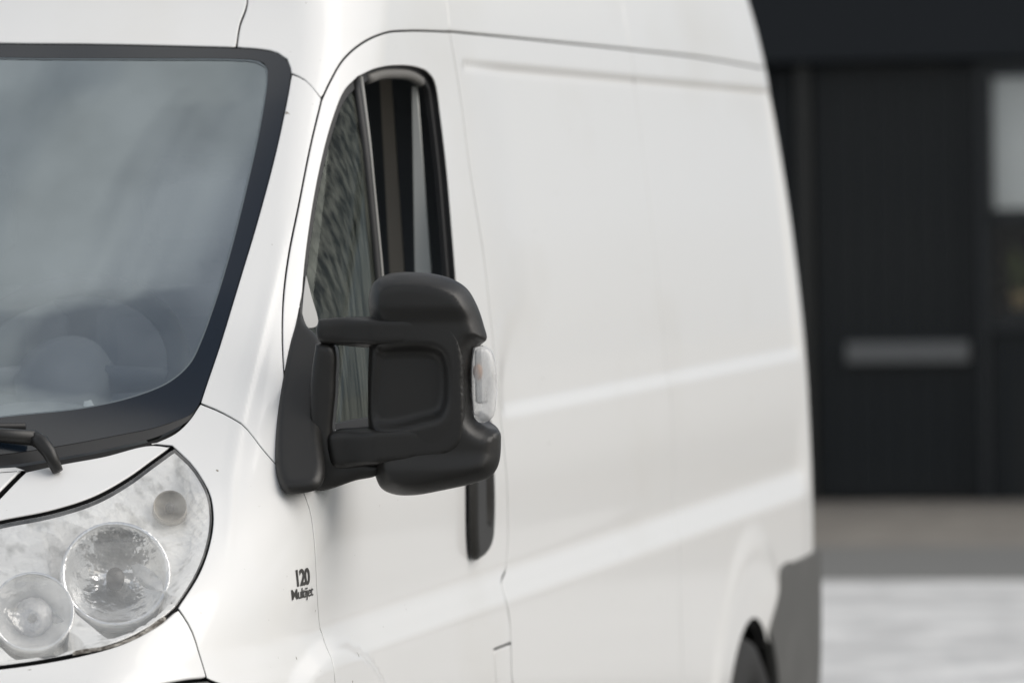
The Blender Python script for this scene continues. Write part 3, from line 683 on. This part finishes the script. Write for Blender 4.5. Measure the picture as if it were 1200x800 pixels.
# rear corner posts: quarter round from side to tail
def corner(name, z0, z1, m, dy=0., r=.075, out_=0.):
    zs = np.linspace(z0, z1, 40); V = []; N = []
    for z in zs:
        ye = float(YE(z))+dy; x = sig_y(ye-r, z)[0]-(ye-r)+out_
        for k in range(9):
            a = k/8*math.pi/2; V.append((x-r+r*math.cos(a), ye-r+r*math.sin(a), z)); N.append((math.cos(a), math.sin(a), .12))
        V.append((x-r-.06, ye, z)); N.append((0, 1, 0)); V.append((x-r-.06, ye-.05, z)); N.append((-1, 0, 0))
    F = [(j*11+i, j*11+i+1, (j+1)*11+i+1, (j+1)*11+i) for j in range(39) for i in range(10)]
    for sgn in (1, -1):
        VV = [(v[0]*sgn, v[1], v[2]) for v in V]; NN = [(n[0]*sgn, n[1], n[2]) for n in N]
        mk(name, VV, F if sgn > 0 else [f[::-1] for f in F], m, van, None, NN)
corner('rear_pillar', .81, 2.53, M['white'])
# rear doors
for sgn in (1, -1):
    V = []; zs = np.linspace(.55, 2.49, 24)
    for z in zs:
        ye = float(YE(z)); x = sig_y(ye-.08, z)[0]-(ye-.08)-.14
        for u in (0.004, .25, .5, .75, 1): V.append((sgn*x*u if u > .01 else sgn*.003, ye-.004, z))
    F = [(j*5+i, j*5+i+1, (j+1)*5+i+1, (j+1)*5+i) for j in range(23) for i in range(4)]
    if sgn > 0: F = [f[::-1] for f in F]
    o = mk('rear_door', V, F, M['white'], van); s_ = o.modifiers.new('thickness', 'SOLIDIFY'); s_.thickness = .03
    q = MB(); q.box(sgn*.93-.045, sgn*.93+.045, 5.95, 6.012, 1.0, 1.45, .01); q.build('tail_light', M['red'], van, smooth=False)
# roof lid
zz = 2.531; loop = [(F_(2.53)+.0, 0)]
lid = []
for x in np.linspace(0, .5, 8): lid.append((x, sig_x(x, 2.53)[0]-x))
for y in (2.75, 3.5, 4.2, 5.0, 5.6): lid.append((sig_y(y, 2.53)[0]-y, y))
lid.append((.5, 5.70)); lid.append((0, 5.72))
n = len(lid); V = [(x, y, zz-.004) for x, y in lid]+[(x*.85, 2.45+(y-2.45)*.95+.08, zz+.03) for x, y in lid]+[(0, y+(.1 if y < 3 else -.1), zz+.035) for x, y in lid]
V2 = [(-x, y, z) for x, y, z in V]
F = [(k*n+i, k*n+i+1, (k+1)*n+i+1, (k+1)*n+i) for k in range(2) for i in range(n-1)]
mk('roof', V+V2, F+[tuple(i+3*n for i in f[::-1]) for f in F], M['white'], van)
# rear bumper with its tall corners
def rbump():
    zs = np.linspace(.36, .819, 48)
    for sgn in (1, -1):
        V = []; 
        for z in zs:
            ye = 6.065; r = .10; x0 = solve(np.array([6.9]), np.array([max(z,.4)]))[0][0]+.014
            rr = math.sqrt(max(.385**2-(z-.35)**2, 0)); ya = 4.983+rr
            if z > .664: ya = 5.190+(z-.664)/.148*.19
            ys = [ya, ya+.004]+list(np.linspace(ya+.05, ye-r, 8))
            for y in ys: V.append((x0-(.02 if y == ya else 0), y, z))
            for k in range(1, 9):
                a = k/8*math.pi/2; V.append((x0-r+r*math.cos(a), ye-r+r*math.sin(a), z))
            V.append((x0-r-.12, ye, z))
        w_ = 19; n0 = len(zs)
        for y, a in ((0, 0),): pass
        # turned-in top edge
        top = [(v[0]-.03 if v[1] < 5.9 else v[0]-.02, v[1]-(.02 if v[1] > 5.97 else 0), v[2]+.001) for v in V[-w_:]]; V += top
        F = [(j*w_+i, j*w_+i+1, (j+1)*w_+i+1, (j+1)*w_+i) for j in range(n0) for i in range(w_-1)]
        V = [(v[0]*sgn, v[1], v[2]) for v in V]
        o = mk('rear_bumper', V, F if sgn > 0 else [f[::-1] for f in F], M['moulding'], van); o.data.set_sharp_from_angle(angle=R(40))
rbump()
q = MB(); q.box(-.80, .80, 5.93, 6.03, .40, .56, .02); q.build('rear_step', M['moulding'], van, smooth=False)
# wheel wells, underbody, wheels
for yc in (.948, 4.983):
    for sgn in (1, -1):
        q = MB(); n = 24; V = []; 
        xo = (.985 if yc > 2 else .97)
        for x in (xo, .62):
            for i in range(n+1):
                a = math.pi*(1.08)-i/n*math.pi*1.16; V.append((sgn*x, yc+.43*math.cos(a), .35+.43*math.sin(a)))
        V.append((sgn*.62, yc, .35)); F = [(i, i+1, n+2+i, n+1+i) for i in range(n)]+[(n+1+i, n+2+i, 2*n+2) for i in range(n)]
        q.add(V, F); q.build('wheel_arch_liner', M['dark'], van)
        wh = empty('wheel', (sgn*.905, yc, .345)); wh.parent = van
        A = (sgn, 0, 0)
        q = MB(); q.lathe([(.20,-.11),(.29,-.115),(.325,-.10),(.343,-.07),(.345,0),(.343,.07),(.325,.10),(.29,.115),(.235,.11),(.205,.085),(.20,-.11)], (0,0,0), A, 48); q.build('tyre', M['tyre'], wh)
        q = MB(); q.lathe([(.212,.088),(.20,.075),(.19,.03),(.15,.02),(.13,.05),(.07,.055),(.06,.085),(.001,.09)], (0,0,0), A, 40)
        for k in range(5):
            a = k*2*math.pi/5; q.lathe([(.001,.075),(.012,.075),(.012,.045)], (0, .09*math.cos(a), .09*math.sin(a)), A, 8)
        q.build('rim', M['rim'], wh)
q = MB(); q.box(-.60, .60, .5, 5.9, .30, .42); q.box(-.94, .94, 1.5, 4.45, .33, .42); q.box(-.9, .9, 2.45, 5.9, .42, .50); q.build('underbody', M['dark'], van, smooth=False)
q = MB(); q.box(-.93, .93, 2.44, 2.46, .50, 1.95); q.box(-.85, .85, 2.44, 2.46, 1.95, 2.3); q.build('bulkhead', M['seat'], van, smooth=False)
q = MB(); q.box(-.80, .80, 1.75, 2.43, 2.03, 2.05); q.build('headlining', M['lining'], van, smooth=False)
q = MB(); q.box(-.90, .90, .95, 2.43, .50, .52); q.box(-.85, .85, .75, .80, .5, 1.1); q.build('cab_floor', M['dark'], van, smooth=False)
# cowl and the rubber strip under the glass
def band(name, A, B, m, offA, offB, k=4, n=120):
    o = strip(name, A, B, m, van, 0, n, k); me = o.data; half = len(me.vertices)//2
    co = np.array([v.co[:] for v in me.vertices]); nn = grad(np.abs(co)*[1,1,1]); nn[half:, 0] *= -1
    for j in range(k+1):
        d = offA+(offB-offA)*j/k
        for h in (0, half):
            sl = slice(h+j*n, h+(j+1)*n); co[sl] -= nn[sl]*d
    me.vertices.foreach_set('co', co.ravel()); me.update(); return o
lowb = S['ws_b']; wsb = [list(a) for a in lowb]
st2 = [[a[0]-.002-.009*min(i/4,1), a[1]-.015*min(1, .1+i*.25)] for i, a in enumerate(lowb)]; st2[-1] = [float(F_(1.303)), 1.303]
band('windscreen_seal', [wsb[::-1]], [st2[::-1]], M['strip'], .003, .006, 2)
cb = S['fend_c'][:-1]+[S['brow_t'][1]]+[[1.4739,1.3281],[1.3789,1.3177]]+S['cowl_b']
band('cowl', [st2[::-1]], [cb[::-1]], M['cowl'], .012, .030, 4)

# ------------------------------------------------------------------ front door details
D = dr[0]
wring = ring([S['win']+[S['win'][0]]], .02)
def on(px, d=0.):   # (s, z, depth) -> point
    P = solve(np.array([px[0]]), np.array([px[1]])); N = grad(P); return (P-N*d)[0]
# black seal inside the window opening and the glass planes
sealin = inset(wring, .010)
panel('window_seal', [np.vstack([wring, wring[:1]]).tolist()], M['rubber'], D, .05, .05, holes=[[np.vstack([sealin, sealin[:1]]).tolist()]], gap=-.004, r=.002, depth=.010, off=.012, flange=False)
def sub(pts): return [list(map(float, p)) for p in pts]
top_d = (2.585, 1.958); bot_d = [(2.66, 1.80), (2.72, 1.62), (2.735, 1.50), (2.735, 1.36)]
# quarter window: front part of the opening, up to the divider
front = [tuple(p) for p in S['win'][14:]]+[tuple(S['win'][0])]
DIV = [(2.555,1.9525),(2.538,1.88),(2.527,1.79),(2.524,1.70),(2.524,1.60),(2.515,1.48),(2.480,1.3495)]
panel('quarter_window', [[DIV[-1]]+S['win'][15:]+[S['win'][0],DIV[0]], DIV], M['sglass'], D, .03, .03, gap=.0, r=.002, depth=.005, off=.015, flange=False)
q = MB(); pts = [on(p, .010) for p in cspl(DIV, .03)]; q.tube(pts, .0045, 8, flat=1.0); q.build('window_divider', M['guide'], D)
q = MB(); pts = [on((p[0]-.018, p[1]), .013) for p in cspl(DIV, .03)]; q.tube(pts, .009, 8, flat=.8); q.build('divider_seal', M['rubber'], D)
panel('corner_light_streak', [S['streak']], M['streak'], D, .01, .01, gap=0, r=.001, depth=.004, off=-.002, flange=False, step=.006)  # light streak beside the mirror base, modelled as a pale plate
# top guide channel, pale, and the side glass wound down
TOP = [(2.60,1.950),(2.70,1.958),(2.80,1.961),(2.92,1.960),(3.0,1.950)]
q = MB(); q.tube([on(p, .016) for p in cspl(TOP, .03)], .010, 8); q.build('glass_channel', M['grey'], D)
# inner door frame seen through the open window
# ------------------------------------------------------------------ outside door handle
hp = [tuple(p) for p in S['handle']]
hh = [(x-.045, z) for x, z in [(3.075,1.33),(3.215,1.33),(3.225,1.24),(3.228,1.14),(3.215,1.095),(3.165,1.072),(3.09,1.075),(3.068,1.11),(3.06,1.22)]]
def bulge(v2, P):
    d = dist(v2, HR); t = np.clip(d/.018, 0, 1); h = .022*np.sqrt(1-(1-t)**2)
    c = np.array([3.125, 1.205]); e = np.hypot(np.abs((v2[:,0]-c[0])/.030)**1.5, np.abs((v2[:,1]-c[1])/.085)**1.5)
    return -h+.034*(1-sst(e, .35, 1.0))
HR = ring([hh+[hh[0]]], .012)
panel('door_handle', [hh+[hh[0]]], M['plastic'], D, .004, .004, gap=0, r=.002, depth=.004, flange=False, dish=bulge, off=0)
HR2 = inset(HR, .040)

# ------------------------------------------------------------------ side mirror (built on the left, mirrored to the right)
a = R(10); MU = (math.cos(a), math.sin(a), 0); MV = (0, 0, 1); MO = (1.20, 1.02, 1.44)
for sgn in (1, -1):
    pass
sm = empty('side_mirror', (0,0,0)); sm.parent = van
sm2 = empty('side_mirror', (0,0,0)); sm2.parent = van; MIRP[sm] = sm2
inner = np.array(S['m_inner'])
inr = cspl(np.vstack([inner, inner[:1]]), .006)[:-1]
if np.sum(inr[:,0]*np.roll(inr[:,1],-1)-np.roll(inr[:,0],-1)*inr[:,1]) < 0: inr = inr[::-1]
def headfn(v2):
    ins = inside(v2, inr); dd = dist(v2, inr); sd_ = np.where(ins, dd, -dd)
    dep = -.011*sst(sd_, -.008, .014)
    dome = .010*(1-((v2[:,0]+.02)/.11)**2).clip(0)+.006*(1-(v2[:,1]/.19)**2).clip(0)
    return dep+dome*(1-.7*sst(sd_, -.01, .01))+.007*sst(v2[:,1], .090, .120)+.007*sst(-v2[:,1], .118, .152)
pillow('housing', S['m_head'], MO, MU, MV, .032, .085, M['plastic'], sm, .0055, headfn, True, taper=.10)
bo = (MO[0]+.0, MO[1]-.020, MO[2])
def bandfn(v2): return .0155*sst(v2[:,0], -.165, -.105)
pillow('arm', S['m_band'], bo, MU, MV, .011, .035, M['plastic'], sm, .0055, bandfn, True)
io = (MO[0], MO[1]-.004, MO[2])
pillow('indicator_lens', S['m_ind'], (MO[0], MO[1]-.014, MO[2]), MU, MV, .013, .05, M['clear'], sm, .005, None, True)
for sgn, pp in ((1, sm), (-1, sm2)):
    c = np.array(MO)+np.array(MU)*.062+np.array([0,-.004,.012])
    q = MB(); q.box(sgn*c[0]-.008, sgn*c[0]+.008, c[1]-.012, c[1]+.02, c[2]-.055, c[2]+.035, .004); q.build('lamp_reflector', M['white'], pp, smooth=False)
    q = MB(); q.lathe([(.001,-.016),(.006,-.012),(.008,-.004),(.007,.006),(.001,.01)], (sgn*(c[0]-.002), c[1]-.014, c[2]+.0), (0,0,1), 14); q.build('bulb', M['amber'], pp)
    g = np.array(MO); q = MB(); q.box(sgn*(g[0]-.035)-.065, sgn*(g[0]-.035)+.065, g[1]+.078, g[1]+.092, g[2]-.13, g[2]+.12, .004); q.build('mirror_glass', M['mirror'], pp, smooth=False)
BU = (.9894, .1007, -.1051); BV = (0, .722, .6919); BO = (.955, .90, 1.30)
def basefn(v2): return .006*sst(v2[:,1], .25, .05)
pillow('base_cover', S['m_base'], BO, BU, BV, .016, .12, M['plastic'], sm, .007, None, True, back=(-.35,.93,-.05))
pillow('pivot', S['m_col'], (MO[0]-.0, MO[1]-.012, MO[2]), MU, MV, .014, .06, M['plastic'], sm, .007, None, True)

# ------------------------------------------------------------------ headlight
hl = panel('headlight', ['hl_top','hl_tip_r','hl_bot','hl_in'], M['lens'], van, .012, .012, gap=.0012, r=.0025, depth=.012, flange=True, seal=M['rubber'])
MIRP[hl[0]] = hl[1]
HLR = ring(['hl_top','hl_tip_r','hl_bot','hl_in'], .02)
def dish(v2, P): 
    w1 = 1-sst(np.hypot((v2[:,0]-1.32)/1.15, v2[:,1]-1.155), .072, .094); w2 = 1-sst(np.hypot((v2[:,0]-1.095)/1.15, v2[:,1]-1.10), .052, .070)
    return +.006+.044*sst(dist(v2, HLR), .004, .040)+.095*np.maximum(w1, w2)*sst(dist(v2, HLR), .012, .035)
panel('lamp_housing', ['hl_top','hl_tip_r','hl_bot','hl_in'], M['chrome2'], hl[0], .010, .010, gap=.004, r=.001, depth=.002, flange=False, dish=dish)
for sgn, pp in ((1, hl[0]), (-1, hl[1])):
    def bowl(c, r, dep, m, name, tilt=(.32,-1,.42), facets=0):
        A = Vector((tilt[0]*sgn, tilt[1], tilt[2])).normalized(); C = Vector((float(c[0])*sgn, float(c[1]), float(c[2])))
        q = MB(); pf = [(r*.13, -dep)]+[(float(r*(.13+.87*t)), float(-dep+dep*t*t)) for t in np.linspace(.1, 1, 12)]+[(r*1.07, .004), (r*1.10, -.008), (r*1.10, -.03)]
        q.lathe(pf, C, A, facets or 48)
        if facets:
            n = len(q.V); q.V = [tuple(np.array(v)+np.array(A)*(random.uniform(-.0016, .0016) if facets <= i < facets*12 else 0)) for i, v in enumerate(q.V)]
        q.build(name, m, pp, smooth=not facets)
        return C, A
    C, A = bowl((.762, .590, 1.150), .080, .060, M['chrome'], 'main_reflector')
    q = MB(); q.lathe([(.001,.0),(.012,-.002),(.015,-.015),(.013,-.05)], C, A, 20); q.build('bulb_shield', M['steel'], pp)
    C, A = bowl((.664, .462, 1.100), .060, .035, M['chrome'], 'dipped_reflector')
    q = MB(); q.lathe([(.001,.012),(.012,.010),(.024,.004),(.031,-.006),(.033,-.02)], C-A*.012, A, 28); q.build('projector_lens', M['clear'], pp)
    C, A = bowl((.807, .752, 1.246), .025, .02, M['lampcup'], 'indicator_reflector')
    q = MB(); q.lathe([(.001,.006),(.006,.003),(.008,-.004),(.007,-.016)], C, A, 14); q.build('indicator_bulb', M['steel'], pp)
panel('lens_grime', [[[1.1068,1.0419],[1.1912,1.0511],[1.2712,1.0658],[1.3528,1.089],[1.349,1.0915],[1.2695,1.0700],[1.1936,1.0555],[1.1116,1.0470],[1.1068,1.0419]]], M['dirt'], hl[0], .004, .004, gap=0, r=.0004, depth=.0006, off=-.0006, flange=False, step=.006)

# ------------------------------------------------------------------ wiper
wp = empty('wiper', (0,0,0)); wp.parent = van
q = MB(); q.tube([(.627,.73,1.305),(.612,.735,1.335),(.597,.74,1.352),(.585,.745,1.358)], [.009,.012,.013,.013], 10); q.tube([(.585,.745,1.3585),(.50,.74,1.366),(.30,.72,1.372),(.05,.70,1.375)], [.013,.011,.009,.008], 10); q.build('arm', M['plastic'], wp)
q = MB(); q.tube([(.56,.775,1.376),(.2,.745,1.378),(-.1,.73,1.378)], .006, 6); q.build('blade', M['rubber'], wp)

# ------------------------------------------------------------------ cab interior
st = empty('steering_wheel', (.44, 1.38, 1.43)); st.parent = van; st.rotation_euler = (R(52), 0, 0)
q = MB(); pts = [(.205*math.cos(t), .205*math.sin(t), 0) for t in np.linspace(0, 2*math.pi, 41)]; q.tube(pts, .021, 12, caps=False); q.build('rim', M['dark'], st)
q = MB(); q.lathe([(.001,.03),(.06,.028),(.085,.015),(.09,-.02),(.05,-.05)], (0,0,0), (0,0,1), 28); q.build('hub', M['dash'], st)
for ang in (0, 180, 235, 305):
    t = R(ang); q = MB(); q.tube([(.07*math.cos(t), .07*math.sin(t), 0), (.2*math.cos(t), .2*math.sin(t), 0)], [.026, .018], 8, flat=.5); q.build('spoke', M['belt'] if ang == 305 else M['dash'], st)
q = MB(); q.box(-.86, .86, .86, 1.22, 1.10, 1.29, .04); q.build('dashboard', M['dash'], van, auto=35)
q = MB(); V = []; n = 20
for j, (y, s_) in enumerate(((1.02,.75),(1.06,.95),(1.20,1.0),(1.26,.98))):
    for i in range(n+1):
        t = math.pi*i/n; V.append((.44+.21*s_*math.cos(t), y, 1.27+.13*s_*math.sin(t)))
q.add(V, [(j*(n+1)+i, (j+1)*(n+1)+i, (j+1)*(n+1)+i+1, j*(n+1)+i+1) for j in range(3) for i in range(n)]+[tuple(range(n+1))]); q.build('instrument_hood', M['dash'], van)
for x in (.47, -.47, -.05):
    s_ = empty('seat', (x, 2.0, .5)); s_.parent = van
    q = MB(); q.box(-.24, .24, -.30, .25, .30, .45, .05); q.build('cushion', M['seat'], s_, auto=40)
    q = MB(); q.box(-.23, .23, .18, .32, .45, 1.08, .06); q.build('backrest', M['seat'], s_, auto=40)
    q = MB(); q.box(-.13, .13, .19, .30, 1.12, 1.32, .045); q.build('headrest', M['seat'], s_, auto=40)
# door-side trims seen through the window: pillar cover and belt
def slab(name, A, B, y, t, m):
    """tapering upright strip: A = (x0, x1, z) bottom, B = top"""
    q = MB(); V = [(A[0],y,A[2]),(A[1],y,A[2]),(B[1],y,B[2]),(B[0],y,B[2])]; V += [(a,c+t,d) for a,c,d in V]
    q.add(V, [(0,1,2,3),(7,6,5,4),(0,4,5,1),(1,5,6,2),(2,6,7,3),(3,7,4,0)]); return q.build(name, m, van, smooth=False)
slab('pillar_trim', (.897,.952,1.2), (.898,.907,1.94), 2.10, .01, M['belt'])
slab('seat_belt', (.828,.862,1.2), (.800,.822,1.97), 2.25, .006, M['taupe'])

# ------------------------------------------------------------------ lettering on the wing
def text(body, s0, z0, size, m, name, parent, sx=1.0, off=.012):
    cu = bpy.data.curves.new('t', 'FONT'); cu.body = body; cu.size = size; cu.space_character = .9; cu.offset = size*off
    ob = bpy.data.objects.new('t', cu); COL.objects.link(ob)
    dg = bpy.context.evaluated_depsgraph_get(); me = bpy.data.meshes.new_from_object(ob.evaluated_get(dg))
    bpy.data.objects.remove(ob)
    co = np.array([v.co[:] for v in me.vertices]); sv = s0+co[:,0]*sx; zv = z0+co[:,1]
    P = solve(sv, zv); N = grad(P); P = P+N*.0012
    me.vertices.foreach_set('co', P.ravel()); me.update(); me.materials.clear(); me.materials.append(m)
    o = bpy.data.objects.new(name, me); COL.objects.link(o); o.parent = parent; return o
text('120', 1.808, 1.1135, .036, M['ink'], 'lettering', van, 1.5, .03)
text('Multijet', 1.785, 1.093, .0235, M['ink'], 'lettering', van, 1.8)
